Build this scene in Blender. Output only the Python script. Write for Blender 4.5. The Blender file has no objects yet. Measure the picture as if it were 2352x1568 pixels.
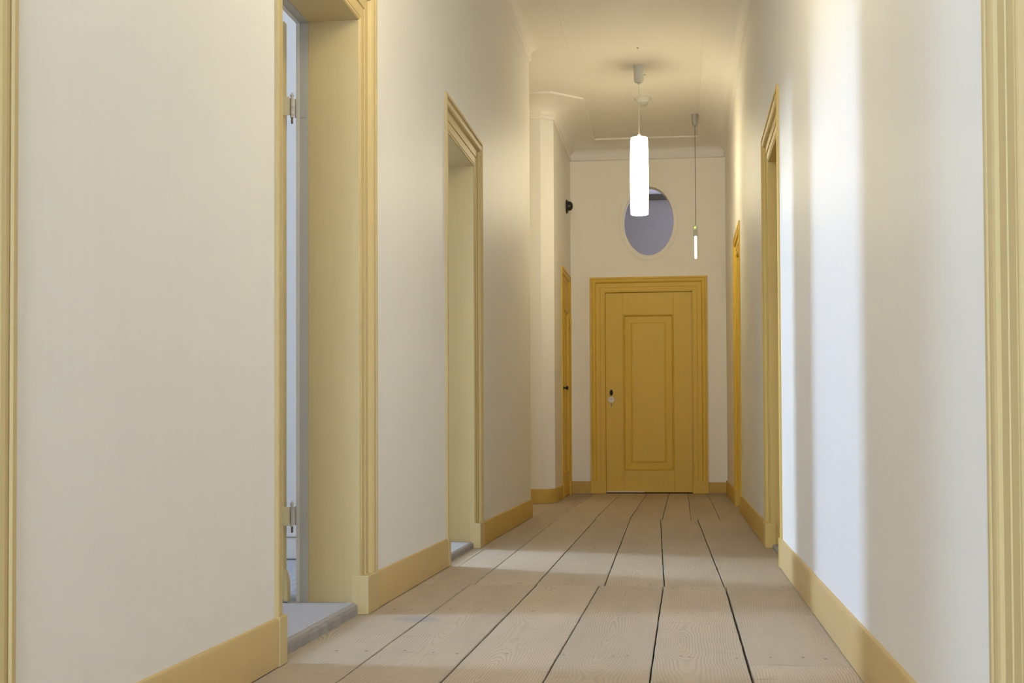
import bpy, math, random
from mathutils import Matrix, Vector
random.seed(11)
S = bpy.context.scene
COL = S.collection
PI = math.pi

# ------------------------------------------------------------------ layout (metres)
H = 0.70                 # camera height
XL, XR = -1.20, 0.51     # corridor walls
YB, YE = -3.2, 14.5      # rear wall, end wall
ZC = 3.885               # ceiling
YW = 10.50               # the long left wall stops here
YP = 12.44               # chamfered pier begins here
TW = 0.262               # wall thickness
TOP = 2.46               # casing top of the side doors

# ------------------------------------------------------------------ materials
def new_mat(name):
    m = bpy.data.materials.new(name); m.use_nodes = True
    nt = m.node_tree; b = nt.nodes['Principled BSDF']
    return m, nt, b

class N:
    """small helper to chain shader nodes"""
    def __init__(s, nt): s.nt = nt
    def node(s, t, **kw):
        n = s.nt.nodes.new(t)
        for k, v in kw.items(): setattr(n, k, v)
        return n
    def put(s, sock, v):
        if isinstance(v, bpy.types.NodeSocket): s.nt.links.new(v, sock)
        elif v is not None: sock.default_value = v
    def math(s, op, a, b=None, c=None, clamp=False):
        n = s.node('ShaderNodeMath', operation=op, use_clamp=clamp)
        for i, v in enumerate((a, b, c)):
            if v is not None: s.put(n.inputs[i], v)
        return n.outputs[0]
    def comb(s, x, y, z):
        n = s.node('ShaderNodeCombineXYZ')
        for i, v in enumerate((x, y, z)): s.put(n.inputs[i], v)
        return n.outputs[0]
    def noise(s, vec, scale=1, detail=2, rough=.5):
        n = s.node('ShaderNodeTexNoise'); s.put(n.inputs['Vector'], vec)
        n.inputs['Scale'].default_value = scale; n.inputs['Detail'].default_value = detail
        n.inputs['Roughness'].default_value = rough
        return n.outputs['Fac']
    def remap(s, v, a, b, c=0., d=1.):
        n = s.node('ShaderNodeMapRange'); s.put(n.inputs[0], v)
        for i, q in zip((1, 2, 3, 4), (a, b, c, d)): n.inputs[i].default_value = q
        return n.outputs[0]
    def mix(s, f, a, b, mode='MIX'):
        n = s.node('ShaderNodeMix', data_type='RGBA', blend_type=mode)
        s.put(n.inputs[0], f); s.put(n.inputs[6], a); s.put(n.inputs[7], b)
        return n.outputs[2]
    def bump(s, h, strength, dist, b):
        n = s.node('ShaderNodeBump'); n.inputs['Strength'].default_value = strength
        n.inputs['Distance'].default_value = dist
        s.put(n.inputs['Height'], h); s.put(b.inputs['Normal'], n.outputs[0])
    def objco(s): return s.node('ShaderNodeTexCoord').outputs['Object']
    def sep(s, v):
        n = s.node('ShaderNodeSeparateXYZ'); s.put(n.inputs[0], v); return n.outputs
    def scaled(s, v, sc):
        n = s.node('ShaderNodeVectorMath', operation='MULTIPLY'); s.put(n.inputs[0], v)
        n.inputs[1].default_value = sc; return n.outputs[0]

def rgba(c): return (c[0], c[1], c[2], 1)

def plain(name, col, rough=.5, metal=0., spec=.5, emit=None, strength=0.):
    m, nt, b = new_mat(name)
    b.inputs['Base Color'].default_value = rgba(col); b.inputs['Roughness'].default_value = rough
    b.inputs['Metallic'].default_value = metal; b.inputs['Specular IOR Level'].default_value = spec
    if emit:
        b.inputs['Emission Color'].default_value = rgba(emit); b.inputs['Emission Strength'].default_value = strength
    return m

def paint(name, col, rough=.5, mott=.05, streak=(9, 9, .5), bump=.12, spec=.4, speck=0.):
    """brushed paint on plaster or wood"""
    m, nt, b = new_mat(name); n = N(nt)
    co = n.objco()
    big = n.noise(n.scaled(co, (1.1, 1.1, .8)), 1, 3, .6)
    st = n.noise(n.scaled(co, streak), 3, 3, .6)
    f = n.math('ADD', n.math('MULTIPLY', big, .6), n.math('MULTIPLY', st, .4))
    lo = tuple(c * (1 - mott) for c in col); hi = tuple(min(1, c * (1 + mott)) for c in col)
    c = n.mix(n.remap(f, .3, .7), rgba(lo), rgba(hi))
    if speck:
        fine = n.noise(n.scaled(co, (55, 55, 40)), 1, 4, .7)
        c = n.mix(n.remap(fine, .66, .74, 0, speck), c, rgba(tuple(q * .55 for q in col)))
    n.put(b.inputs['Base Color'], c)
    b.inputs['Roughness'].default_value = rough; b.inputs['Specular IOR Level'].default_value = spec
    n.bump(st, bump, .006, b)
    return m

WALL = (.80, .775, .72)
OCH = (.54, .415, .19)
OCH_LAMPLIT = (.68, .45, .052)  # same ochre; the far end's dim lamplight is put into this deeper colour
MID = (.62, .44, .13)  # same ochre, that lamplight tint painted in part way
M = {}
M['wall'] = paint('limewash', WALL, .5, .018, (9, 9, .45), .10, .35)
M['wall_end'] = paint('lamplit_limewash', (.87, .82, .70), .5, .018, (9, 9, .45), .10, .3)  # limewash made brighter and yellower in place of lamp light on the end wall
M['ceil'] = paint('ceiling_white', (.80, .765, .695), .7, .02, (1.5, 1.5, 1.5), .05, .2)
M['ochre'] = paint('ochre_paint', OCH, .48, .055, (22, 22, .9), .12, .4, .10)
M['ochre_lamplit'] = paint('lamplit_ochre_paint', OCH_LAMPLIT, .48, .055, (22, 22, .9), .12, .4, .10)
M['ochre_mid'] = paint('part_lamplit_ochre_paint', MID, .48, .055, (22, 22, .9), .12, .4, .10)
M['skirt_lamplit'] = paint('lamplit_ochre_skirting', (.53, .35, .085), .55, .06, (6, 6, 6), .15, .3, .10)  # skirting ochre with the far end's lamplight saturation painted in
M['ochre_base'] = paint('ochre_paint_skirting', (.54, .385, .165), .55, .06, (6, 6, 6), .15, .3, .10)
M['grey_paint'] = paint('grey_paint', (.42, .40, .345), .55, .05, (16, 16, 1), .15, .3, .25)
M['grey_edge'] = paint('pale_grey_paint', (.60, .575, .51), .5, .05, (16, 16, 1), .1, .3, .25)
M['blue_wall'] = paint('pale_blue_limewash', (.53, .46, .375), .6, .02, (4, 4, 4), .05, .3)
M['room_white'] = paint('room_white', (.78, .78, .76), .7, .02, (4, 4, 4), .05, .3)
M['room_grey'] = paint('room_grey', (.50, .50, .49), .7, .02, (4, 4, 4), .05, .3)
M['attic_wall'] = paint('attic_grey', (.36, .335, .33), .7, .06, (5, 5, 3), .1, .2)
M['attic_dark'] = plain('dark_timber_and_shadow', (.09, .08, .055), .7)
M['attic_pale'] = paint('attic_pale', (.84, .83, .88), .7, .03, (4, 4, 4), .05, .2)
M['black'] = plain('black_iron', (.012, .012, .011), .32)
M['white_plastic'] = plain('white_plastic', (.74, .73, .69), .4)
M['canopy'] = plain('off_white_canopy', (.60, .585, .53), .45)
M['lens'] = plain('grey_lens', (.42, .41, .36), .3)
M['cord_white'] = plain('white_cord', (.72, .69, .60), .5)
M['cord_grey'] = plain('grey_cord', (.20, .18, .13), .6)
M['grey_plastic'] = plain('grey_plastic', (.34, .33, .28), .5)
M['clear_plastic'] = plain('dull_clear_plastic', (.42, .43, .34), .3)
M['tag'] = plain('ivory_tag', (.78, .74, .66), .5)
M['tag_mark'] = plain('faded_print', (.42, .36, .22), .6)
M['rust'] = plain('rusty_pin', (.17, .11, .07), .7, .3)
M['worn'] = paint('worn_hinge_paint', (.50, .46, .40), .55, .12, (60, 60, 60), .2, .3, .5)
M['lamp_glass'] = plain('lit_opal_glass', (.9, .88, .82), .35, emit=(1, .875, .585), strength=32)
M['lamp_top'] = plain('lit_opal_cap', (.9, .88, .82), .35, emit=(1, .875, .585), strength=5)
M['bulb'] = plain('lit_bulb', (.9, .9, .85), .4, emit=(1, .875, .585), strength=32)
M['tube'] = plain('lit_cold_tube', (.9, .95, 1), .4, emit=(.70, .95, 1), strength=2.2)
M['led'] = plain('lit_green_led', (.4, .8, .1), .4, emit=(.55, 1, .05), strength=1.2)
M['subfloor'] = plain('dark_gap', (.02, .016, .012), .9)
M['nail'] = plain('nail_iron', (.12, .09, .07), .6, .2)

def glass_mat():
    m, nt, b = new_mat('window_glass')
    nt.nodes.remove(b); n = N(nt)
    out = nt.nodes['Material Output']
    tr = n.node('ShaderNodeBsdfTransparent'); tr.inputs[0].default_value = (.93, .93, .96, 1)
    gl = n.node('ShaderNodeBsdfGlossy'); gl.inputs['Roughness'].default_value = .02
    fr = n.node('ShaderNodeFresnel'); fr.inputs[0].default_value = 1.45
    mx = n.node('ShaderNodeMixShader')
    n.put(mx.inputs[0], fr.outputs[0]); n.put(mx.inputs[1], tr.outputs[0]); n.put(mx.inputs[2], gl.outputs[0])
    n.put(out.inputs['Surface'], mx.outputs[0])
    return m
M['glass'] = glass_mat()

def wood_mat(name, base, dark, stain=None, gain=1.):
    """scrubbed pine boards; u across the board, v along it, both in metres, 'rnd' differs per board"""
    m, nt, b = new_mat(name); n = N(nt)
    uv = n.node('ShaderNodeUVMap', uv_map='board').outputs[0]
    at = n.node('ShaderNodeAttribute', attribute_name='rnd').outputs['Fac']
    u, v, _ = n.sep(uv)
    off = n.math('MULTIPLY', at, 37.)
    vv = n.math('ADD', v, off)
    wob = n.noise(n.comb(n.math('MULTIPLY', u, 3.), n.math('MULTIPLY', vv, .9), off), 1, 2, .5)
    wob2 = n.noise(n.comb(n.math('MULTIPLY', u, 14.), n.math('MULTIPLY', vv, 5.), off), 1, 2, .6)
    cen = n.math('MULTIPLY_ADD', n.noise(n.comb(off, n.math('MULTIPLY', vv, .55), 0.), 1, 1), .16, -.08)
    x = n.math('ADD', n.math('SUBTRACT', u, cen), n.math('MULTIPLY_ADD', wob, .07, -.035))
    x = n.math('ADD', x, n.math('MULTIPLY_ADD', wob2, .012, -.006))
    dep = n.math('MULTIPLY_ADD', n.noise(n.comb(7., n.math('MULTIPLY', vv, 1.2), off), 1, 2), .16, -.05)
    r = n.math('SQRT', n.math('ADD', n.math('MULTIPLY', x, x), n.math('MULTIPLY', dep, dep)))
    ph = n.math('MULTIPLY', r, 2 * PI * 118)
    w = n.math('MULTIPLY_ADD', n.math('SINE', ph), .5, .5)
    line = n.math('POWER', w, 3.)
    soft = n.noise(n.comb(n.math('MULTIPLY', u, 9.), n.math('MULTIPLY', vv, 1.1), off), 1, 3, .6)
    fib = n.noise(n.comb(n.math('MULTIPLY', u, 320.), n.math('MULTIPLY', vv, 9.), off), 1, 2, .6)
    amt = n.remap(n.noise(n.comb(n.math('MULTIPLY', u, 5.), n.math('MULTIPLY', vv, .7), n.math('ADD', off, 9.)), 1, 2), .35, .65, .10, .68)
    c = n.mix(n.math('MULTIPLY', line, amt), rgba(base), rgba(dark))
    c = n.mix(n.remap(soft, .3, .72, 0, .35), c, rgba(tuple(q * .80 for q in base)))
    c = n.mix(n.remap(fib, .45, .75, 0, .22), c, rgba(tuple(q * .70 for q in base)))
    # board to board tone
    tone = n.remap(n.math('FRACT', n.math('MULTIPLY', at, 7.31)), 0, 1, .90, 1.06)
    # cross-wise dents and scratches
    d1 = n.noise(n.comb(n.math('MULTIPLY', u, 9.), n.math('MULTIPLY', vv, 62.), off), 1, 2, .55)
    dent = n.remap(d1, .65, .71, 0, .55)
    c = n.mix(dent, c, rgba(tuple(q * .52 for q in base)))
    d2 = n.noise(n.comb(n.math('MULTIPLY', u, 60.), n.math('MULTIPLY', vv, 60.), off), 1, 2, .5)
    c = n.mix(n.remap(d2, .74, .78, 0, .6), c, rgba(tuple(q * .38 for q in base)))
    # dust towards nothing in particular: broad soiling
    co = n.objco()
    soil = n.noise(n.scaled(co, (1.7, .9, 1)), 1, 4, .65)
    c = n.mix(n.remap(soil, .42, .72, 0, .28), c, rgba(tuple(q * k for q, k in zip(base, (.70, .70, .68)))))
    if stain:
        sx, sy, sz = n.sep(co)
        dx = n.math('DIVIDE', n.math('SUBTRACT', sx, stain[0]), stain[2])
        dy = n.math('DIVIDE', n.math('SUBTRACT', sy, stain[1]), stain[3])
        dd = n.math('SQRT', n.math('ADD', n.math('MULTIPLY', dx, dx), n.math('MULTIPLY', dy, dy)))
        dd = n.math('ADD', dd, n.math('MULTIPLY_ADD', n.noise(n.scaled(co, (14, 14, 14)), 1, 3), 1.4, -.7))
        c = n.mix(n.remap(dd, .35, 1.1, .55, 0), c, (.25, .25, .26, 1))
    tn = n.node('ShaderNodeMix', data_type='RGBA', blend_type='MULTIPLY'); tn.inputs[0].default_value = 1
    n.put(tn.inputs[6], c); n.put(tn.inputs[7], n.comb(tone, tone, tone))
    n.put(b.inputs['Base Color'], tn.outputs[2])
    b.inputs['Roughness'].default_value = .62; b.inputs['Specular IOR Level'].default_value = .25
    n.bump(n.math('ADD', n.math('MULTIPLY', line, -.5), n.math('MULTIPLY', dent, -2.)), .25, .002, b)
    return m
M['boards'] = wood_mat('scrubbed_pine', (.48, .39, .285), (.29, .215, .135), (-.975, 4.80, .10, .09))
M['sill'] = wood_mat('grey_sill_wood', (.40, .37, .345), (.28, .25, .225))

# ------------------------------------------------------------------ mesh helpers
class MB:
    def __init__(s): s.v = []; s.f = []; s.mi = []
    def vert(s, p): s.v.append(tuple(p)); return len(s.v) - 1
    def face(s, idx, mi=0): s.f.append(tuple(idx)); s.mi.append(mi)
    def quad(s, a, b, c, d, mi=0): s.face([s.vert(p) for p in (a, b, c, d)], mi)
    def box(s, x0, x1, y0, y1, z0, z1, mi=0):
        i = [s.vert((x, y, z)) for z in (z0, z1) for y in (y0, y1) for x in (x0, x1)]
        for q in ((0, 2, 3, 1), (4, 5, 7, 6), (0, 1, 5, 4), (2, 6, 7, 3), (0, 4, 6, 2), (1, 3, 7, 5)):
            s.face([i[k] for k in q], mi)
        return s
    def loft(s, rings, closed=True, caps=True, mi=0):
        R = [[s.vert(p) for p in r] for r in rings]; n = len(R[0])
        for a, b in zip(R[:-1], R[1:]):
            for k in range(n if closed else n - 1):
                s.face([a[k], a[(k + 1) % n], b[(k + 1) % n], b[k]], mi)
        if caps and closed:
            s.face(list(reversed(R[0])), mi); s.face(R[-1], mi)
        return s
    def lathe(s, prof, c, n=28, axis='z', mi=0, caps=True):
        rings = []
        for r, h in prof:
            ring = []
            for k in range(n):
                a = 2 * PI * k / n; p, q = r * math.cos(a), r * math.sin(a)
                if axis == 'z': ring.append((c[0] + p, c[1] + q, c[2] + h))
                elif axis == 'x': ring.append((c[0] + h, c[1] + p, c[2] + q))
                else: ring.append((c[0] + p, c[1] + h, c[2] + q))
            rings.append(ring)
        return s.loft(rings, True, caps, mi)
    def build(s, name, mats, parent=None, smooth=False, bevel=0., origin=None):
        o = Vector(origin) if origin is not None else None
        if o is None and parent is None and s.v:
            xs = [min(p[k] for p in s.v) + max(p[k] for p in s.v) for k in range(3)]
            o = Vector((xs[0] / 2, xs[1] / 2, min(p[2] for p in s.v)))
        if o is None: o = Vector(WORLD.get(parent.name, (0, 0, 0)))
        me = bpy.data.meshes.new(name)
        me.from_pydata([tuple(Vector(p) - o) for p in s.v], [], s.f)
        for m in (mats if isinstance(mats, (list, tuple)) else [mats]): me.materials.append(m)
        for p, k in zip(me.polygons, s.mi): p.material_index = k; p.use_smooth = smooth
        import bmesh
        bm = bmesh.new(); bm.from_mesh(me)
        bmesh.ops.recalc_face_normals(bm, faces=bm.faces); bm.to_mesh(me); bm.free()
        ob = bpy.data.objects.new(name, me); COL.objects.link(ob)
        if parent is not None:
            ob.parent = parent; ob.location = o - Vector(WORLD.get(parent.name, (0, 0, 0)))
        else: ob.location = o
        WORLD[ob.name] = tuple(o)
        if bevel:
            b = ob.modifiers.new('bevel', 'BEVEL'); b.width = bevel; b.segments = 2; b.limit_method = 'ANGLE'
        if smooth:
            try:
                me.set_sharp_from_angle(angle=math.radians(40))
            except Exception: pass
        return ob
WORLD = {}

def tag(o, label=None, cat=None, group=None, kind=None):
    if label: o['label'] = label
    if cat: o['category'] = cat
    if group: o['group'] = group
    if kind: o['kind'] = kind
    return o
def struct(o, label, cat): return tag(o, label, cat, None, 'structure')
def empty(name, loc):
    o = bpy.data.objects.new(name, None); COL.objects.link(o); o.location = loc
    o.empty_display_size = .1; WORLD[o.name] = tuple(loc); return o

# ------------------------------------------------------------------ floor of wide pine boards
def lerp(a, b, t): return a + (b - a) * t
fl = MB(); RND = []; UV = []
def board(xa0, xa1, xb0, xb1, y0, y1, gl, gr, ge=.0008, step=.12):
    """board between seams; left seam runs xa0 (at y0) to xa1 (at y1), right seam xb0 to xb1"""
    rnd = random.random(); n = max(2, int((y1 - y0) / step)); ctr = (xa0 + xb0) / 2
    start = len(fl.f); dp = .022; ch = .0022
    ys = [lerp(y0 + ge, y1 - ge, k / n) for k in range(n + 1)]
    rows = []
    for k, y in enumerate(ys):
        t = (y - y0) / (y1 - y0); j1 = random.uniform(-.0009, .0009); j2 = random.uniform(-.0009, .0009)
        a = lerp(xa0, xa1, t) + gl / 2 + j1; b = lerp(xb0, xb1, t) - gr / 2 + j2
        rows.append([(a, y, -dp), (a, y, -ch), (a + ch, y, 0), (b - ch, y, 0), (b, y, -ch), (b, y, -dp)])
    ids = [[fl.vert(p) for p in r] for r in rows]
    for r0, r1 in zip(ids[:-1], ids[1:]):
        for k in range(5): fl.face([r0[k], r0[k + 1], r1[k + 1], r1[k]])
    fl.face(list(reversed(ids[0]))); fl.face(ids[-1])
    for f in range(start, len(fl.f)):
        RND.append(rnd); UV.append([(fl.v[i][0] - ctr, fl.v[i][1]) for i in fl.f[f]])
def strips(seams, y0, y1, cuts={}):
    """seams: (x at y0, x at y1, gap)"""
    for k, (a, b) in enumerate(zip(seams[:-1], seams[1:])):
        ys = [y0] + sorted(cuts.get(k, [])) + [y1]
        for p, q in zip(ys[:-1], ys[1:]):
            f = lambda s, y: lerp(s[0], s[1], (y - y0) / (y1 - y0))
            board(f(a, p), f(a, q), f(b, p), f(b, q), p, q, a[2], b[2])
strips([(-1.46, -1.46, 0), (-.965, -.955, .004), (-.715, -.652, .0065), (-.440, -.367, .0042), (-.120, -.080, .0048), (.200, .195, .007), (.80, .80, 0)],
       YB - .1, 5.90, {0: [5.065], 5: [3.95], 2: [-.4], 3: [1.1], 1: [.6]})
strips([(-1.46, -1.46, 0), (-1.13, -1.19, .002), (-.936, -.969, .003), (-.655, -.665, .0055), (-.343, -.394, .0045), (-.075, -.157, .0048), (.191, .131, .0055), (.80, .80, 0)],
       5.90, 10.28)
strips([(-2.9, -2.9, 0), (-2.3, -2.3, .003), (-1.75, -1.75, .003), (-1.19, -1.19, .002), (-.985, -.931, .003), (-.675, -.655, .0045), (-.401, -.368, .0045), (-.144, -.124, .004), (.078, .079, .0038), (.304, .291, .003), (.80, .80, 0)],
       10.28, YE + .1)
nb = len(fl.f)
# nails: small sunk iron heads in rows over the joists
def nail(x, y, r=.0035):
    c = fl.vert((x, y, .0006)); ring = [fl.vert((x + r * 1.1 * math.cos(a), y + r * 1.2 * math.sin(a), .0004)) for a in [k * PI / 3 for k in range(6)]]
    for k in range(6): fl.face([c, ring[k], ring[(k + 1) % 6]], 2)
for y in [-1, 0, 1.05, 2.05, 3.08, 4.09, 5.06, 5.84, 5.96, 7.0, 8.0, 9.1, 10.2, 10.36, 11.4, 12.5, 13.5]:
    for x in [-1.12, -1.02, -.884, -.77, -.70, -.547, -.349, -.196, -.14, -.03, .03, .14, .26, .36, .45]:
        nail(x + random.uniform(-.03, .03), y + random.uniform(-.022, .022), random.uniform(.0035, .006))
fl.box(-3.0, .9, YB - .2, YE + .2, -.06, -.0225, 1)
ob = fl.build('floor', [M['boards'], M['subfloor'], M['nail']], origin=(0, 0, 0))
me = ob.data
uvl = me.uv_layers.new(name='board'); at = me.attributes.new('rnd', 'FLOAT', 'FACE')
for p in me.polygons:
    if p.index < nb:
        at.data[p.index].value = RND[p.index]
        for li in p.loop_indices:
            co = me.vertices[me.loops[li].vertex_index].co
            uvl.data[li].uv = (0, 0)
# face order and vertex order may have been flipped by normal recalculation: rebuild uv from vertex positions
ctr_of = {}
for f in range(nb):
    us = [q[0] for q in UV[f]]; ctr_of[f] = fl.v[fl.f[f][0]][0] - UV[f][0][0]
for p in me.polygons:
    if p.index < nb:
        for li in p.loop_indices:
            co = me.vertices[me.loops[li].vertex_index].co
            uvl.data[li].uv = (co.x - ctr_of[p.index], co.y)
struct(ob, 'wide scrubbed pine floorboards with dark gaps running down the corridor', 'floor')

# ------------------------------------------------------------------ side door geometry
#            outer near, outer far, near width, far width, top, protrusion, wall sign
DOORS = {
 'L0': dict(s=-1, y0=.86, y1=2.227, wn=.17, wf=.17, top=TOP, k=1.),
 'L1': dict(s=-1, y0=3.776, y1=5.065, wn=.074, wf=.172, top=TOP, k=1.),
 'L2': dict(s=-1, y0=6.640, y1=7.885, wn=.055, wf=.172, top=TOP, k=1.),
 'R0': dict(s=1, y0=.95, y1=2.255, wn=.17, wf=.175, top=TOP, k=.45),
 'R1': dict(s=1, y0=6.735, y1=8.03, wn=.06, wf=.172, top=TOP, k=1., mat='ochre_mid'),
 'R2': dict(s=1, y0=11.10, y1=12.33, wn=.07, wf=.165, top=TOP, k=.9, mat='ochre_lamplit'),
 'L3': dict(s=-1, y0=13.33, y1=14.40, wn=.12, wf=.165, top=2.395, k=.9, mat='ochre_lamplit'),
}
# casing profile: s measured from the outer edge towards the opening, h out of the wall
PROF = [(0, -.03), (0, .010), (.003, .013), (.017, .013), (.020, .010), (.021, .006), (.025, .006), (.028, .0095), (.040, .0105), (.052, .008),
        (.060, .002), (.064, -.005), (.067, -.010), (.069, -.011), (.110, -.011), (.112, -.016), (.117, -.0165), (.119, -.014), (.122, -.0135),
        (.157, -.0145), (.160, -.0175), (.163, -.0165), (.168, -.0175), (.172, -.022)]
W0 = .172
def casing(name, d, y_is=True):
    """door casing with lined reveal swept up, over and down; returns builder"""
    X = XL if d['s'] < 0 else XR; sg = 1 if d['s'] < 0 else -1
    def P(h): return X + sg * h
    pr = [(s, h * d['k']) for s, h in PROF] + [(W0, -TW), (0, -TW)]
    r1, r2, r3, r4 = [], [], [], []
    for s, h in pr:
        a = s / W0
        yn = d['y0'] + min(s, d['wn']); yf = d['y1'] - a * d['wf']; zt = d['top'] - s
        r1.append((P(h), yn, 0)); r2.append((P(h), yn, zt)); r3.append((P(h), yf, zt)); r4.append((P(h), yf, 0))
    m = MB(); m.loft([r1, r2, r3, r4])
    return m
def opening(d): return d['y0'] + d['wn'], d['y1'] - d['wf'], d['top'] - W0

# ------------------------------------------------------------------ walls
def side_wall(name, s, y0, y1, doors, label, thick=TW, ztop=ZC):
    X = XL if s < 0 else XR; sg = 1 if s > 0 else -1
    xa, xb = sorted((X, X + sg * thick)); m = MB(); y = y0
    for k in doors:
        d = DOORS[k]
        m.box(xa, xb, y, d['y0'], 0, ztop); m.box(xa, xb, d['y0'], d['y1'], d['top'], ztop); y = d['y1']
    m.box(xa, xb, y, y1, 0, ztop)
    return struct(m.build(name, M['wall'], origin=(0, 0, 0)), label, 'wall')
side_wall('wall_left', -1, YB, YW, ['L0', 'L1', 'L2'], 'long white limewashed wall on the left with the open doorways')
side_wall('wall_right', 1, YB, YE, ['R0', 'R1', 'R2'], 'long white limewashed wall on the right with the bright daylight stripe')
# pier with chamfered corner, then the wall that holds the narrow hinged door
m = MB()
cx0, cx1, cyc = -1.315, -1.20, YP + .118
pts = [(-2.75, YP), (cx0, YP), (cx1, cyc), (cx1, DOORS['L3']['y0']), (-2.75, DOORS['L3']['y0'])]
m.loft([[(x, y, 0) for x, y in pts], [(x, y, ZC) for x, y in pts]])
d = DOORS['L3']
m.box(-1.62, XL, d['y0'], d['y1'], d['top'], ZC); m.box(-1.62, XL, d['y1'], YE, 0, ZC)
m.box(-1.72, -1.62, d['y0'], YE, 0, ZC)
struct(m.build('wall_left_far', M['wall'], origin=(0, 0, 0)), 'white pier with chamfered corner beyond the end of the long left wall', 'wall')
# the side passage between wall and pier (turns off to the left)
m = MB(); m.box(-2.85, -2.75, YW - .3, YP + .2, 0, ZC)
struct(m.build('wall_passage', M['wall'], origin=(0, 0, 0)), 'white wall closing the side passage behind the pier', 'wall')
m = MB(); m.box(-2.85, XL - TW, YW - .12, YW, 0, ZC)
struct(m.build('wall_passage_near', M['wall'], origin=(0, 0, 0)), 'white wall on the near side of the side passage', 'wall')
RW = (-.95, .26, .75, 2.75)
m = MB(); m.box(-1.5, RW[0], YB - .12, YB, 0, ZC); m.box(RW[1], .8, YB - .12, YB, 0, ZC)
m.box(RW[0], RW[1], YB - .12, YB, 0, RW[2]); m.box(RW[0], RW[1], YB - .12, YB, RW[3], ZC)
struct(m.build('wall_rear', M['wall'], origin=(0, 0, 0)), 'white wall with a window closing the corridor behind the viewer', 'wall')
# end wall with door opening and oval opening
ED = dict(x0=-.985, x1=.304, top=2.395, w=.167)
OV = (-.330, 3.015, .276, .383)     # centre x, z, half axes
m = MB(); t = .16
x0, x1 = -1.75, XR + .02
m.box(x0, ED['x0'], YE, YE + t, 0, ED['top']); m.box(ED['x1'], x1, YE, YE + t, 0, ED['top'])
zb = 2.52; zt = 3.52; xa, xb = -.75, .09
m.box(x0, x1, YE, YE + t, ED['top'], zb); m.box(x0, x1, YE, YE + t, zt, ZC)
m.box(x0, xa, YE, YE + t, zb, zt); m.box(xb, x1, YE, YE + t, zb, zt)
n = 64; el = []; rc = []
for k in range(n):
    a = 2 * PI * k / n; c, s_ = math.cos(a), math.sin(a)
    el.append((OV[0] + OV[2] * c, OV[1] + OV[3] * s_))
    q = 1 / max(abs(c), abs(s_)); u, v = c * q, s_ * q
    rc.append((lerp(xa, xb, (u + 1) / 2), lerp(zb, zt, (v + 1) / 2)))
for y in (YE, YE + t):
    for k in range(n):
        j = (k + 1) % n
        m.quad((el[k][0], y, el[k][1]), (rc[k][0], y, rc[k][1]), (rc[j][0], y, rc[j][1]), (el[j][0], y, el[j][1]))
for k in range(n):
    j = (k + 1) % n
    m.quad((el[k][0], YE, el[k][1]), (el[j][0], YE, el[j][1]), (el[j][0], YE + t, el[j][1]), (el[k][0], YE + t, el[k][1]))
struct(m.build('wall_end', M['wall_end'], origin=(0, 0, 0)), 'white end wall holding the closed ochre door and the oval window', 'wall')
# ceiling
m = MB(); m.box(-2.9, XR + .3, YB - .15, YE + .2, ZC, ZC + .1)
struct(m.build('ceiling', M['ceil'], origin=(0, 0, 0)), 'plain cream ceiling of the corridor', 'ceiling')

# ------------------------------------------------------------------ coved cornices
COVE = [(0, 3.700), (.010, 3.702), (.015, 3.708), (.018, 3.718), (.018, 3.728), (.016, 3.737), (.012, 3.742), (.012, 3.752)]
for k in range(1, 11):
    a = k / 10 * PI / 2
    COVE.append((.012 + .272 * (1 - math.cos(a)), 3.752 + .113 * math.sin(a)))
COVE += [(.288, 3.866), (.300, 3.867), (.300, ZC), (-.02, ZC), (-.02, 3.70)]
def sweep(path, nrm, prof, name, mat, label, cat='trim', parent=None):
    """path: xy points; nrm: mitre offset vector per point for unit projection"""
    m = MB()
    m.loft([[(p[0] + q[0] * dd, p[1] + q[1] * dd, z) for dd, z in prof] for p, q in zip(path, nrm)])
    return struct(m.build(name, mat, origin=(0, 0, 0), smooth=True), label, cat)
sweep([(XL, YB), (XL, YW), (-2.75, YW)], [(1, 0), (1, 1), (0, 1)], COVE, 'trim_1', M['ceil'], 'coved cornice along the top of the long left wall, turning round its end', 'cornice')
tq = math.tan(PI / 8)
sweep([(-2.75, YP), (cx0, YP), (cx1, cyc), (XL, YE), (XR, YE), (XR, YB)],
      [(0, -1), (tq, -1), (1, -tq), (1, -1), (-1, -1), (-1, 0)], COVE, 'trim_2', M['ceil'],
      'coved cornice round the pier, above the oval window and along the right wall', 'cornice')

# ------------------------------------------------------------------ skirting boards
def skirt(name, path, nrm, label, hgt=.145, th=.014, mat='ochre_base'):
    pr = [(-.01, .0035), (th, .0035), (th, hgt - .008), (th - .004, hgt - .001), (th - .008, hgt), (-.01, hgt)]
    return sweep(path, nrm, pr, name, M[mat], label, 'skirting board')
D = DOORS
skirt('baseboard_left', [(XL, D['L0']['y1']), (XL, D['L1']['y0'])], [(1, 0)] * 2, 'ochre skirting board at the bottom left, before the first open doorway')
skirt('baseboard_left.001', [(XL, D['L1']['y1']), (XL, D['L2']['y0'])], [(1, 0)] * 2, 'ochre skirting board between the two open left doorways')
skirt('baseboard_left.002', [(XL, D['L2']['y1']), (XL, YW), (-2.7, YW)], [(1, 0), (1, 1), (0, 1)], 'ochre skirting board from the second left doorway to the end of the long wall', mat='skirt_lamplit')
skirt('baseboard_left.003', [(-2.7, YP), (cx0, YP), (cx1, cyc), (XL, D['L3']['y0'])], [(0, -1), (tq, -1), (1, -tq), (1, 0)], 'ochre skirting board wrapped round the chamfered pier', .140, mat='skirt_lamplit')
skirt('baseboard_left.004', [(XL, YB), (XL, D['L0']['y0'])], [(1, 0)] * 2, 'ochre skirting board on the left behind the viewer')
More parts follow.
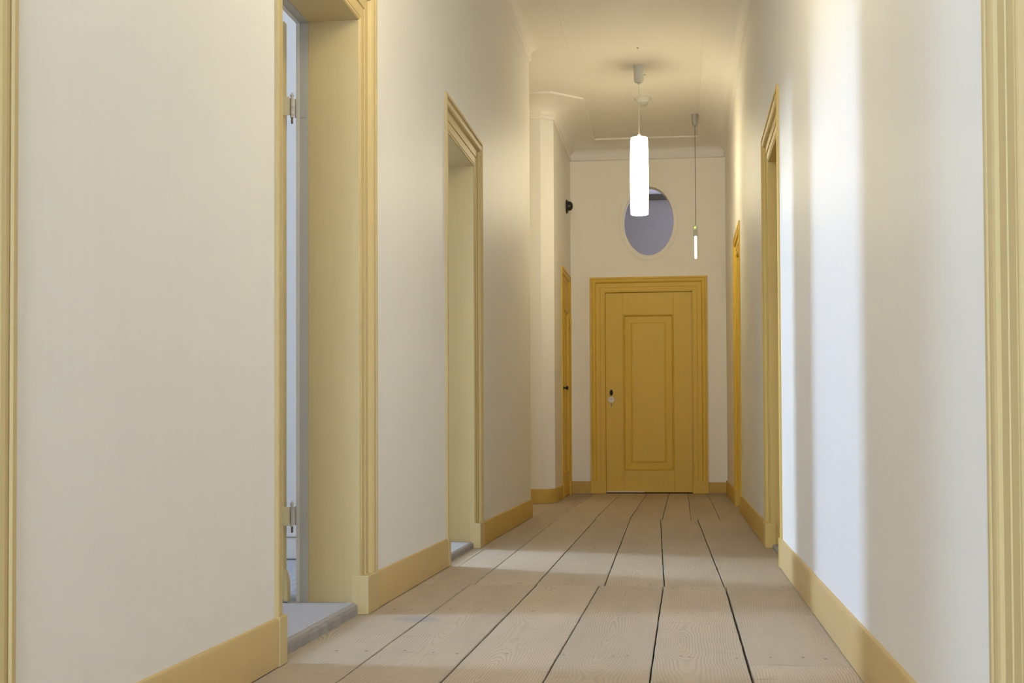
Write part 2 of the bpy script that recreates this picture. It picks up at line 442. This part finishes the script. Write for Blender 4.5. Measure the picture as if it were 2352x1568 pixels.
skirt('baseboard_end', [(XL, YE), (ED['x0'], YE)], [(0, -1)] * 2, 'short ochre skirting board left of the closed end door', .135, mat='skirt_lamplit')
skirt('baseboard_end.001', [(ED['x1'], YE), (XR, YE)], [(0, -1)] * 2, 'short ochre skirting board right of the closed end door', .125, mat='skirt_lamplit')
skirt('baseboard_right', [(XR, D['R0']['y1']), (XR, D['R1']['y0'])], [(-1, 0)] * 2, 'ochre skirting board under the bright stripe on the right wall')
skirt('baseboard_right.001', [(XR, D['R1']['y1']), (XR, D['R2']['y0'])], [(-1, 0)] * 2, 'ochre skirting board between the two right doorways', mat='skirt_lamplit')
skirt('baseboard_right.002', [(XR, D['R2']['y1']), (XR, YE)], [(-1, 0)] * 2, 'ochre skirting board in the far right corner', mat='skirt_lamplit')
skirt('baseboard_right.003', [(XR, YB), (XR, D['R0']['y0'])], [(-1, 0)] * 2, 'ochre skirting board on the right behind the viewer')

# ------------------------------------------------------------------ casings of the side doors
CASE_LABEL = {
 'L0': 'ochre door casing cut off by the left edge of the picture',
 'L1': 'ochre casing and deep reveal of the nearest open doorway on the left',
 'L2': 'ochre casing and deep reveal of the second open doorway on the left',
 'R0': 'ochre door casing cut off by the right edge of the picture',
 'R1': 'ochre casing of the nearer doorway on the right wall, beyond the bright stripe',
 'R2': 'ochre casing of the farther doorway on the right wall, near the end door',
 'L3': 'narrow ochre casing of the hinged door beside the end wall on the left',
}
TRIM = {}
for i, k in enumerate(['L0', 'L1', 'L2', 'R0', 'R1', 'R2', 'L3']):
    d = DOORS[k]
    o = casing(k, d).build('trim_%d' % (i + 3), M[d.get('mat', 'ochre')], origin=(XL if d['s'] < 0 else XR, (d['y0'] + d['y1']) / 2, 0))
    struct(o, CASE_LABEL[k], 'door casing'); TRIM[k] = o
    X = XL if d['s'] < 0 else XR; sg = 1 if d['s'] < 0 else -1
    for (a, b) in ((d['y0'] - .001, d['y0'] + d['wn'] + .003), (d['y1'] - d['wf'] - .006, d['y1'] + .001)):
        xa, xb = sorted((X + sg * .017, X - sg * .05))
        MB().box(xa, xb, a, b, 0, .148).build('plinth_block', M[d.get('mat', 'ochre')], o, bevel=.004)
# end door casing
pr = [(s * .167 / W0, h * .9 + .010) for s, h in PROF] + [(.167, -.07), (0, -.07)]
r1, r2, r3, r4 = [], [], [], []
for s, h in pr:
    r1.append((ED['x0'] + s, YE - h, 0)); r2.append((ED['x0'] + s, YE - h, ED['top'] - s))
    r3.append((ED['x1'] - s, YE - h, ED['top'] - s)); r4.append((ED['x1'] - s, YE - h, 0))
o = MB().loft([r1, r2, r3, r4]).build('trim_10', M['ochre_lamplit'], origin=((ED['x0'] + ED['x1']) / 2, YE, 0))
struct(o, 'moulded ochre casing round the closed door at the end of the corridor', 'door casing')
for a, b in ((ED['x0'] - .004, ED['x0'] + .169), (ED['x1'] - .169, ED['x1'] + .004)):
    MB().box(a, b, YE - .027, YE + .06, 0, .138).build('plinth_block', M['ochre_lamplit'], o, bevel=.004)

# ------------------------------------------------------------------ thresholds
def sill(name, x0, x1, y0, y1, z, label):
    nz = [(-.012, 0), (-.012, .6), (-.008, .88), (0, 1)]
    m = MB(); xf = x1 if abs(x1) < abs(x0) else x0; xb = x0 if xf == x1 else x1
    sg = 1 if xf > xb else -1
    pr = [(xb, 0), (xf - sg * .0, 0), (xf, z * .55), (xf - sg * .004, z * .85), (xf - sg * .016, z), (xb, z)]
    ring = lambda y: [(p[0], y, p[1]) for p in pr]
    m.loft([ring(y0), ring(y1)])
    o = m.build(name, M['sill'], origin=(0, 0, 0)); me = o.data
    uvl = me.uv_layers.new(name='board')
    for lp in me.loops:
        co = me.vertices[lp.vertex_index].co; uvl.data[lp.index].uv = (co.x + 1.3, co.y)
    return struct(o, label, 'threshold')
for k, z, lab in (('L0', .046, 'worn grey threshold of the doorway at the left edge'), ('L1', .046, 'worn grey wooden threshold of the nearest open doorway on the left'),
                  ('L2', .038, 'worn grey wooden threshold of the second open doorway on the left'), ('R0', .03, 'worn grey threshold of the doorway at the right edge'),
                  ('R1', .026, 'grey threshold of the nearer doorway on the right wall'), ('R2', .02, 'grey threshold of the farther doorway on the right wall')):
    a, b, _ = opening(DOORS[k])
    if DOORS[k]['s'] < 0: sill('threshold', XL - TW, XL - .026, a + .0005, b - .0005, z, lab)
    else: sill('threshold', XR + .026, XR + TW, a + .0005, b - .0005, z, lab)

# ------------------------------------------------------------------ panelled doors
def raised_panel(m, U, x0, x1, z0, z1, steps):
    """nested rectangles: (inset, depth); U maps (x, depth, z) to the world"""
    rings = []
    for ins, dep in steps:
        rings.append([U(x0 + ins, dep, z0 + ins), U(x1 - ins, dep, z0 + ins), U(x1 - ins, dep, z1 - ins), U(x0 + ins, dep, z1 - ins)])
    m.loft(rings, True, False); m.face([m.vert(p) for p in rings[-1]])
PSTEP = [(0, .012), (0, -.001), (.006, -.006), (.013, -.004), (.018, .010), (.022, .016), (.030, .016), (.088, .010), (.094, .004), (.100, .006), (.106, .004)]
def panel_door(name, U, w, h, label, pan, z0=.012, thick=.04, mat='ochre'):
    root = empty(name, U(w / 2, 0, 0)); struct(root, label, 'door')
    px0, px1, pz0, pz1 = pan
    def bx(nm, a, b, c, d):
        m = MB(); r = [[U(x, y, z) for x, y in ((a, 0), (b, 0), (b, thick), (a, thick))] for z in (c, d)]
        m.loft(r); return m.build(nm, M[mat], root, bevel=.0025)
    bx('stile', 0, px0, z0, h); bx('stile', px1, w, z0, h)
    bx('rail', px0, px1, z0, pz0); bx('rail', px0, px1, pz1, h)
    m = MB(); raised_panel(m, U, px0, px1, pz0, pz1, PSTEP); m.build('panel', M[mat], root)
    return root
# door at the end of the corridor
dx0, dx1, dtop = ED['x0'] + .167, ED['x1'] - .167, ED['top'] - .167
DY = YE + .024
U = lambda x, y, z: (dx0 + .002 + x, DY + y, z)
dw = dx1 - dx0 - .004
door1 = panel_door('door_1', U, dw, dtop - .004, 'closed ochre panelled door at the end of the corridor, round white tag under its black knob', (-.625 - dx0, -.066 - dx0, .255, 1.982), mat='ochre_lamplit')
m = MB(); m.lathe([(.0, .000), (.021, 0), (.021, -.004), (.014, -.008), (.009, -.012), (.009, -.03), (.013, -.036), (.019, -.048), (.019, -.056), (.012, -.063), (.001, -.065)], (0, 0, 0), 20, 'y')
m.v = [(x * .82, y, z * 1.55) for x, y, z in m.v]
m.v = [(x - .755, y + DY, z + 1.117) for x, y, z in m.v]
tag(m.build('knob', M['black'], door1, smooth=True), 'black oval door knob')
m = MB(); m.lathe([(0, 0), (.009, 0), (.009, -.003), (0, -.0032)], (-.756, DY, .990), 14, 'y'); m.box(-.760, -.752, DY - .003, DY, .962, .990)
tag(m.build('keyhole', M['black'], door1), 'black keyhole')
m = MB(); m.box(dx0 + .004, dx1 - .004, DY - .004, DY + .03, .0, .012)
m.build('bottom_gap', M['subfloor'], door1)
m = MB(); m.box(dx0 + .004, dx0 + .42, DY - .007, DY, .012, .020)  # solid pale strip standing in for light at the door's foot
tag(m.build('light_sliver', M['white_plastic'], door1), 'thin strip painted pale for the light along the bottom edge')
# round tag hung on the knob
t0 = empty('key_tag', (-.756, DY - .012, 1.04))
m = MB(); m.lathe([(0, 0), (.033, 0), (.034, -.001), (.034, -.002), (.033, -.003), (0, -.003)], (-.756, DY - .010, 1.039), 28, 'y'); m.build('disc', M['tag'], t0)
m = MB()
for k, (dx, dz, w) in enumerate(((-.012, .008, .024), (-.015, -.001, .009), (-.001, -.001, .014))):
    m.box(-.756 + dx, -.756 + dx + w, DY - .0136, DY - .0131, 1.039 + dz, 1.039 + dz + .004)
m.build('faded_print', M['tag_mark'], t0)
m = MB()
ring = [[(-.756 + .0012 * math.cos(a) + x, DY - .011 + .0012 * math.sin(a), z) for a in [k * PI / 3 for k in range(6)]] for x, z in ((.0, 1.070), (.006, 1.085), (.008, 1.1))]
m.loft(ring); m.build('string', M['cord_white'], t0)
tag(t0, 'round ivory tag hanging below the black knob of the end door', 'key tag')

# narrow door in the far left wall, seen nearly edge-on
a, b, zt = opening(DOORS['L3'])
U = lambda x, y, z: (XL + .002 - y, a + .002 + x, z)
door3 = panel_door('door_2', U, b - a - .004, zt - .004, 'ochre door with two hinges and a black knob in the far left corner, seen edge-on', (.12, b - a - .13, .25, 1.98), mat='ochre_lamplit')
for z0, z1 in ((1.82, 1.93), (.31, .425)):
    m = MB(); m.lathe([(.0, z0), (.010, z0), (.010, z1), (.006, z1 + .006), (.0, z1 + .01)], (XL + .016, b + .01, 0), 10)
    m.box(XL + .001, XL + .006, b - .05, b + .04, z0 + .008, z1 - .008)
    h = m.build('hinge', M['ochre_lamplit'], door3, smooth=True); h['label'] = 'ochre painted hinge'
m = MB(); m.lathe([(0, 0), (.019, 0), (.019, .005), (.009, .009), (.009, .022), (.017, .028), (.022, .036), (.022, .042), (.013, .05), (0, .052)], (XL + .002, a + .065, 1.14), 18, 'x')
tag(m.build('knob', M['black'], door3, smooth=True), 'small black knob')

# closed doors deep in the right-hand reveals
for k, nm, lab in (('R1', 'door_3', 'ochre door set deep in the nearer doorway of the right wall'), ('R2', 'door_4', 'ochre door set deep in the farther doorway of the right wall'), ('R0', 'door_5', 'ochre door set deep in the doorway at the right edge')):
    a, b, zt = opening(DOORS[k]); X = XR + TW - .05
    U = lambda x, y, z, a=a, X=X: (X + y, a + .002 + x, z)
    panel_door(nm, U, b - a - .004, zt - .003, lab, (.13, b - a - .14, .27, 1.98), z0=.05)

# ------------------------------------------------------------------ nearest left doorway: grey rebate, hinged leaf opened into the room
a, b, zt = opening(DOORS['L1'])
o = TRIM['L1']
XG0, XG1 = -1.421, XL - TW
m = MB()
for x0, x1, th, mi in ((XG1 + .008, XG0, .0025, 0), (XG1 - .006, XG1 + .008, .006, 1)):
    m.box(x0, x1, b - th, b + .002, .046, zt, mi); m.box(x0, x1, a - .002, a + th, .046, zt, mi); m.box(x0, x1, a + th, b - th, zt - th, zt + .002, mi)
rb = m.build('rebate_lining', [M['grey_paint'], M['grey_edge']], o); rb['label'] = 'grey painted inner rebate'
hx, hy = -1.478, b - .020
leaf_x = -1.5045
U = lambda x, y, z: (leaf_x - x, b - .045 + y, z)
lw = b - a - .01
leaf = panel_door('door_6', U, lw, zt - .006, 'ochre door leaf swung open into the blue room of the nearest left doorway', (.13, lw - .14, .28, 1.97), z0=.056, thick=.038)
m = MB()
prof = [(0, .052), (.016, .052), (.016, .115), (.014, .135), (.008, .158), (.003, .172), (0, .175)]
m.loft([[(leaf_x + x, y, z) for x, z in prof] for y in (b - .047, b - .012)])
tag(m.build('pivot_block', M['ochre'], leaf, bevel=.002), 'worn block at the foot of the hinge edge')
for zc in (1.951, .376):
    m = MB(); m.lathe([(0, -.040), (.0075, -.040), (.0075, -.030), (.0095, -.030), (.0095, -.004), (.0080, -.004), (.0080, -.001), (.0095, -.001), (.0095, .024), (.0080, .025), (.0095, .028), (.0095, .034), (0, .036)], (hx, hy - .006, zc), 14)
    m.lathe([(0, .030), (.005, .034), (.0045, .038), (.0075, .043), (.0075, .047), (.0045, .051), (.004, .054), (.0015, .058), (0, .0585)], (hx, hy - .006, zc), 12)
    hg = m.build('hinge', M['worn'], leaf, smooth=True); hg['label'] = 'old pin hinge with worn paint'
    m = MB(); m.lathe([(0, -.065), (.0042, -.063), (.0042, -.040), (0, -.040)], (hx, hy - .006, zc), 10)
    tag(m.build('pin', M['rust'], hg), 'rusty hinge pin')
    m = MB(); m.box(leaf_x - .06, hx - .004, hy - .030, hy - .0265, zc - .036, zc + .036)
    tag(m.build('leaf_plate', M['ochre'], hg, bevel=.001), 'ochre hinge plate')
    m = MB(); m.box(hx + .004, XG0 - .006, b - .0045, b - .0022, zc - .036, zc + .036)
    tag(m.build('frame_plate', M['grey_paint'], hg, bevel=.001), 'grey hinge plate')

# ------------------------------------------------------------------ side rooms (seen only through the doorways) and their windows
def room(tagname, x0, x1, y0, y1, z0, z1, wy, wz, wallmat, label, fmat='sill', base=True):
    """x1 is the corridor side; window in the wall at x0"""
    m = MB(); t = .12
    m.box(x0 - t, x0, y0 - t, wy[0], z0, z1); m.box(x0 - t, x0, wy[1], y1 + t, z0, z1)
    m.box(x0 - t, x0, wy[0], wy[1], z0, wz[0]); m.box(x0 - t, x0, wy[0], wy[1], wz[1], z1)
    m.box(x0, x1, y0 - t, y0, z0, z1); m.box(x0, x1, y1, y1 + t, z0, z1)
    struct(m.build('wall_%s' % tagname, M[wallmat], origin=(0, 0, 0)), label, 'wall')
    m = MB(); m.box(x0, x1, y0, y1, z1, z1 + .1)
    struct(m.build('ceiling_%s' % tagname, M['room_white'], origin=(0, 0, 0)), 'white ceiling of ' + label.split(' of ')[-1], 'ceiling')
    m = MB(); m.box(x0, x1, y0, y1, -.05, z0)
    o = m.build('floor_%s' % tagname, M[fmat], origin=(0, 0, 0)); me = o.data
    uvl = me.uv_layers.new(name='board')
    for lp in me.loops:
        co = me.vertices[lp.vertex_index].co; uvl.data[lp.index].uv = (co.x * .2, co.y)
    struct(o, 'pale board floor of ' + label.split(' of ')[-1], 'floor')
XI = XL - TW
ROOMS = (('first_room', -5.2, XI, -1.2, 2.85, 'white walls of the room behind the doorway at the left edge', (.0, 1.1), 'room_white'),
         ('blue_room', -6.9, XI, 3.05, 6.50, 'pale blue walls of the room behind the nearest open doorway', (3.66, 4.48), 'blue_wall'),
         ('third_room', -7.45, XI, 6.66, 10.30, 'grey walls of the room behind the second open doorway', (8.85, 9.80), 'room_grey'))
wn = 2
for nm, x0, x1, y0, y1, lab, wy, wm in ROOMS:
    wz = (1.85, 3.85)
    room(nm, x0, x1, y0, y1, .046 if nm != 'third_room' else .038, 4.1, wy, wz, wm, lab)
    # simple sash: frame and glazing bars
    f = MB(); xx0, xx1 = x0 - .10, x0 - .05; e = .035
    f.box(xx0, xx1, wy[0], wy[1], wz[0], wz[0] + e); f.box(xx0, xx1, wy[0], wy[1], wz[1] - e, wz[1])
    f.box(xx0, xx1, wy[0], wy[0] + e, wz[0] + e, wz[1] - e); f.box(xx0, xx1, wy[1] - e, wy[1], wz[0] + e, wz[1] - e)
    o = f.build('window_%d' % wn, M['white_plastic'], origin=(x0, sum(wy) / 2, wz[0]))
    struct(o, 'daylight window in the ' + lab.split(' of ')[-1].replace('the ', '', 1), 'window')
    MB().box(x0 - .078, x0 - .074, wy[0] + e, wy[1] - e, wz[0] + e, wz[1] - e).build('pane', M['glass'], o)
    wn += 1
f = MB(); e = .04
f.box(RW[0], RW[1], YB - .10, YB - .05, RW[2], RW[2] + e); f.box(RW[0], RW[1], YB - .10, YB - .05, RW[3] - e, RW[3])
f.box(RW[0], RW[0] + e, YB - .10, YB - .05, RW[2] + e, RW[3] - e); f.box(RW[1] - e, RW[1], YB - .10, YB - .05, RW[2] + e, RW[3] - e)
o = f.build('window_5', M['white_plastic'], origin=(sum(RW[:2]) / 2, YB, RW[2]))
struct(o, 'daylight window at the corridor end behind the viewer', 'window')
MB().box(RW[0] + e, RW[1] - e, YB - .078, YB - .074, RW[2] + e, RW[3] - e).build('pane', M['glass'], o)
# skirting in the blue room, seen through the hinge gap
m = MB(); m.box(-3.6, XI, 6.486, 6.50, .046, .046 + .118); m.box(-3.6, XI, 6.478, 6.50, .046 + .118, .046 + .133)
struct(m.build('baseboard_blue_room', M['blue_wall'], origin=(0, 0, 0)), 'pale blue skirting glimpsed through the hinge gap of the nearest left doorway', 'skirting board')
m = MB(); m.box(-3.6, XI, 6.470, 6.50, .0465, .052)  # solid dark strip painted as the shadow below the skirting
struct(m.build('trim_11', M['attic_dark'], origin=(0, 0, 0)), 'dark strip painted as shadow under the blue room skirting', 'trim')  # trim_11 is only the painted shadow strip

# ------------------------------------------------------------------ oval window and the room behind it
wroot = empty('window_1', (OV[0], YE, OV[1])); struct(wroot, 'oval window in the end wall above the closed door', 'window')
m = MB(); rings = []
for k in range(n):
    a = 2 * PI * k / n; c, s_ = math.cos(a), math.sin(a)
    nx, nz = c / OV[2], s_ / OV[3]; q = math.hypot(nx, nz); nx /= q; nz /= q
    px, pz = OV[0] + OV[2] * c, OV[1] + OV[3] * s_
    rings.append([(px + nx * dd, YE - h, pz + nz * dd) for dd, h in
                  ((-.001, -.035), (-.001, .001), (.003, .003), (.010, .0035), (.036, .003), (.040, .006), (.045, .0065), (.049, .005), (.051, -.002))])
rings.append(rings[0])
m.loft(rings, False, False); m.build('frame', M['wall_end'], wroot, smooth=True)
m = MB(); c0 = m.vert((OV[0], YE + .075, OV[1])); tl = .13   # pane tilted to throw the lamp's reflection out of view
rr = [m.vert((OV[0] + (OV[2] - .003) * math.cos(2 * PI * k / n), YE + .075 + tl * (OV[3] - .003) * math.sin(2 * PI * k / n), OV[1] + (OV[3] - .003) * math.sin(2 * PI * k / n))) for k in range(n)]
for k in range(n): m.face([c0, rr[k], rr[(k + 1) % n]])
m.build('pane', M['glass'], wroot)
YA = 18.0
m = MB(); t = .1
m.box(-2.6, 1.9, YA, YA + t, 0, 3.86); m.box(-2.7, -2.6, YE + .16, YA, 0, 4.6); m.box(1.9, 2.0, YE + .16, YA, 0, 2.2); m.box(1.9, 2.0, YE + .16, YA, 4.4, 4.6)
m.box(1.9, 2.0, YE + .16, 15.4, 2.2, 4.4); m.box(1.9, 2.0, 17.2, YA, 2.2, 4.4)
m.box(-2.6, -1.75, YE + .10, YE + .16, 0, 4.6); m.box(XR + .02, 1.9, YE + .10, YE + .16, 0, 4.6); m.box(-1.75, XR + .02, YE + .10, YE + .16, ZC, 4.6)
struct(m.build('wall_attic', M['attic_wall'], origin=(0, 0, 0)), 'grey plaster wall seen through the oval window', 'wall')
m = MB(); m.box(-2.6, 1.9, YA - .05, YA + t, 3.86, 3.935)
struct(m.build('trim_12', M['attic_dark'], origin=(0, 0, 0)), 'dark beam seen through the top of the oval window', 'beam')
m = MB(); m.box(-2.6, 1.9, YA, YA + t, 3.935, 4.6)
struct(m.build('wall_attic_upper', M['attic_pale'], origin=(0, 0, 0)), 'pale wall above the dark beam behind the oval window', 'wall')
m = MB(); m.box(-2.7, 2.0, YE, YA + t, 4.6, 4.7)
struct(m.build('ceiling_attic', M['attic_pale'], origin=(0, 0, 0)), 'pale ceiling of the room behind the oval window', 'ceiling')
m = MB(); m.box(-2.7, 2.0, YE + .2, YA + t, -.05, .0)
struct(m.build('floor_attic', M['attic_wall'], origin=(0, 0, 0)), 'floor of the room behind the end door', 'floor')

# ------------------------------------------------------------------ pendant lamp
LX, LY = -.338, 11.40
lamp = empty('pendant_lamp', (LX, LY, 2.577))
m = MB(); m.lathe([(0, .155), (.047, .155), (.047, .148), (.045, .145), (.0425, .03), (.040, .018), (.034, .008), (.024, .002), (.008, .0), (0, -.001)], (LX, LY, 3.730), 28)
m.lathe([(0, -.012), (.008, -.012), (.008, .002), (0, .002)], (LX, LY, 3.730), 12)
m.build('canopy', M['canopy'], lamp, smooth=True)
m = MB(); m.lathe([(0, -.004), (.004, -.004), (.004, .004), (0, .004)], (LX + .056, LY, 3.803), 8, 'x'); m.box(LX + .040, LX + .056, LY - .002, LY + .002, 3.801, 3.805)
m.build('cord_hook', M['grey_plastic'], lamp)
m = MB(); m.lathe([(.0032, 0), (.0032, .50)], (LX, LY, 3.236), 8); m.build('cord', M['cord_white'], lamp)
PR = [(.071, 0), (.0765, .004), (.0775, .02), (.0800, .25), (.0805, .40), (.078, .56), (.0745, .655), (.0715, .672)]
m = MB(); m.lathe([(r - .003, h) for r, h in reversed(PR)] + PR, (LX, LY, 2.577), 40, caps=False)
m.build('lamp_shade', M['lamp_glass'], lamp, smooth=True)
m = MB(); m.lathe([(0, .681), (.02, .681), (.066, .676), (.0735, .668), (.0735, .664), (0, .664)], (LX, LY, 2.577), 36); m.lathe([(0, .70), (.012, .70), (.014, .68), (0, .68)], (LX, LY, 2.577), 14)
m.build('top_cap', M['lamp_top'], lamp, smooth=True)
m = MB(); m.lathe([(0, .30), (.018, .305), (.028, .34), (.028, .38), (.016, .42), (.013, .46), (.013, .60), (0, .60)], (LX, LY, 2.577), 18)
m.build('bulb', M['bulb'], lamp, smooth=True)
tag(lamp, 'lit white glass tube lamp hanging from the ceiling in front of the oval window', 'pendant lamp', 'tube pendant lamps along the corridor')
l2 = lamp.copy(); COL.objects.link(l2); l2.location = (LX, 4.35, 2.577)
for ch in list(lamp.children):
    c = ch.copy(); COL.objects.link(c); c.parent = l2
l2['label'] = 'lit white glass tube lamp overhead near the viewer, just above the picture'

# motion sensor
sx, sy = -.332, 12.55
o = empty('motion_sensor', (sx, sy, ZC))
m = MB(); m.lathe([(0, 0), (.086, 0), (.087, -.006), (.083, -.011), (.066, -.020), (.052, -.036), (.050, -.040), (0, -.040)], (sx, sy, ZC), 32); m.build('base', M['canopy'], o, smooth=True)
m = MB(); m.lathe([(0, -.038), (.050, -.038), (.047, -.050), (.038, -.062), (.022, -.070), (.0, -.072)], (sx, sy, ZC), 28); tag(m.build('sensor_dome', M['lens'], o, smooth=True), 'grey lens dome')
tag(o, 'round white motion sensor on the ceiling just beyond the lamp canopy', 'motion sensor')
# small hook in the ceiling
m = MB(); m.lathe([(0, 0), (.010, 0), (.010, -.003), (.004, -.006), (.003, -.012), (0, -.013)], (-.329, 10.86, ZC), 12)
tag(m.build('ceiling_hook', M['lens'], smooth=True), 'tiny dark ceiling hook in front of the lamp canopy', 'hook')

# hanging emergency light
ex, ey = .168, 13.25
o = empty('emergency_light', (ex, ey, 2.42))
m = MB(); m.lathe([(0, 0), (.032, 0), (.032, -.01), (.028, -.09), (.020, -.115), (.006, -.118), (0, -.118)], (ex, ey, ZC), 20); m.build('ceiling_mount', M['grey_plastic'], o, smooth=True)
m = MB(); m.lathe([(.0035, 0), (.0035, 1.02)], (ex, ey, 2.752), 8); m.build('cord', M['cord_grey'], o)
m = MB(); m.box(ex - .021, ex + .021, ey - .02, ey + .02, 2.707, 2.757); m.box(ex - .022, ex + .022, ey - .021, ey + .021, 2.698, 2.706)
m.build('housing', M['clear_plastic'], o, bevel=.003)
m = MB(); m.box(ex - .022, ex + .022, ey - .02, ey + .02, 2.650, 2.697); tag(m.build('lamp_holder', M['grey_plastic'], o, bevel=.003), 'grey lower housing')
m = MB(); m.lathe([(0, -.006), (.009, -.006), (.009, 0), (0, 0)], (ex - .006, ey - .0205, 2.734), 14, 'y'); tag(m.build('indicator_light', M['led'], o), 'glowing green indicator')
m = MB(); m.lathe([(0, 0), (.011, .002), (.013, .010), (.013, .23), (0, .23)], (ex, ey, 2.422), 16); tag(m.build('light_tube', M['tube'], o, smooth=True), 'bluish white glowing tube')
tag(o, 'slim emergency light with glowing tube hanging on a cord right of the oval window', 'emergency light')

# black dome fitting on the far left wall
o = empty('wall_bell', (XL, 13.96, 3.104))
m = MB(); m.lathe([(0, 0), (.075, 0), (.075, .010), (.068, .018), (.058, .022), (0, .022)], (XL, 13.96, 3.104), 28, 'x'); m.build('back_plate', M['black'], o, smooth=True)
m = MB(); m.lathe([(.050, .020), (.052, .030), (.050, .045), (.042, .059), (.028, .069), (.012, .073), (0, .074)], (XL, 13.96, 3.110), 28, 'x'); m.build('dome', M['black'], o, smooth=True)
tag(o, 'black domed bell on the wall above the narrow hinged door', 'bell')

# ------------------------------------------------------------------ daylight at the windows
def area(name, loc, rot, sx, sy, power, col, spread=PI):
    L = bpy.data.lights.new(name, 'AREA'); L.shape = 'RECTANGLE'; L.size = sx; L.size_y = sy
    L.energy = power; L.color = col; L.spread = spread
    o = bpy.data.objects.new(name, L); COL.objects.link(o); o.location = loc; o.rotation_euler = rot
    return o
SKY = {'first_room': (125, (.52, .70, 1)), 'blue_room': (430, (.44, .63, 1)), 'third_room': (720, (.55, .72, 1))}
for nm, x0, x1, y0, y1, lab, wy, wm in ROOMS:
    area('daylight_' + nm, (x0 + .01, sum(wy) / 2, 2.85), (0, -PI / 2, 0), 1.93, wy[1] - wy[0] - .07, *SKY[nm])
area('daylight_rear', (sum(RW[:2]) / 2, YB + .01, sum(RW[2:]) / 2), (PI / 2, 0, 0), RW[1] - RW[0] - .08, RW[3] - RW[2] - .08, 222, (.60, .745, 1))
area('daylight_attic', (1.88, 16.3, 3.3), (0, PI / 2, 0), 2.1, 1.7, 66, (.86, .88, 1.0))

W = bpy.data.worlds.new('sky'); S.world = W; W.use_nodes = True
W.node_tree.nodes['Background'].inputs[0].default_value = (.62, .80, 1, 1)
W.node_tree.nodes['Background'].inputs[1].default_value = .6

# ------------------------------------------------------------------ camera
cam = bpy.data.cameras.new('camera'); co = bpy.data.objects.new('camera', cam); COL.objects.link(co)
FPX = 3000.
cam.sensor_width = 36; cam.lens = FPX / 2352 * 36
pit = math.radians(1.39)
cam.shift_y = (990 - 784 - FPX * math.tan(pit) - 1.5) / 2352
cam.clip_start = .05
mw = Matrix.Rotation(math.radians(7.33), 4, 'Z') @ Matrix.Rotation(PI / 2 + pit, 4, 'X') @ Matrix.Rotation(math.radians(-.23), 4, 'Z')
mw.translation = (0, 0, H); co.matrix_world = mw
S.camera = co
S.view_settings.view_transform = 'Standard'; S.view_settings.look = 'None'
S.view_settings.exposure = 0.0; S.view_settings.gamma = 1; S.view_settings.use_curve_mapping = False
S.cycles.diffuse_bounces = 7; S.cycles.max_bounces = 12; S.cycles.sample_clamp_indirect = 8
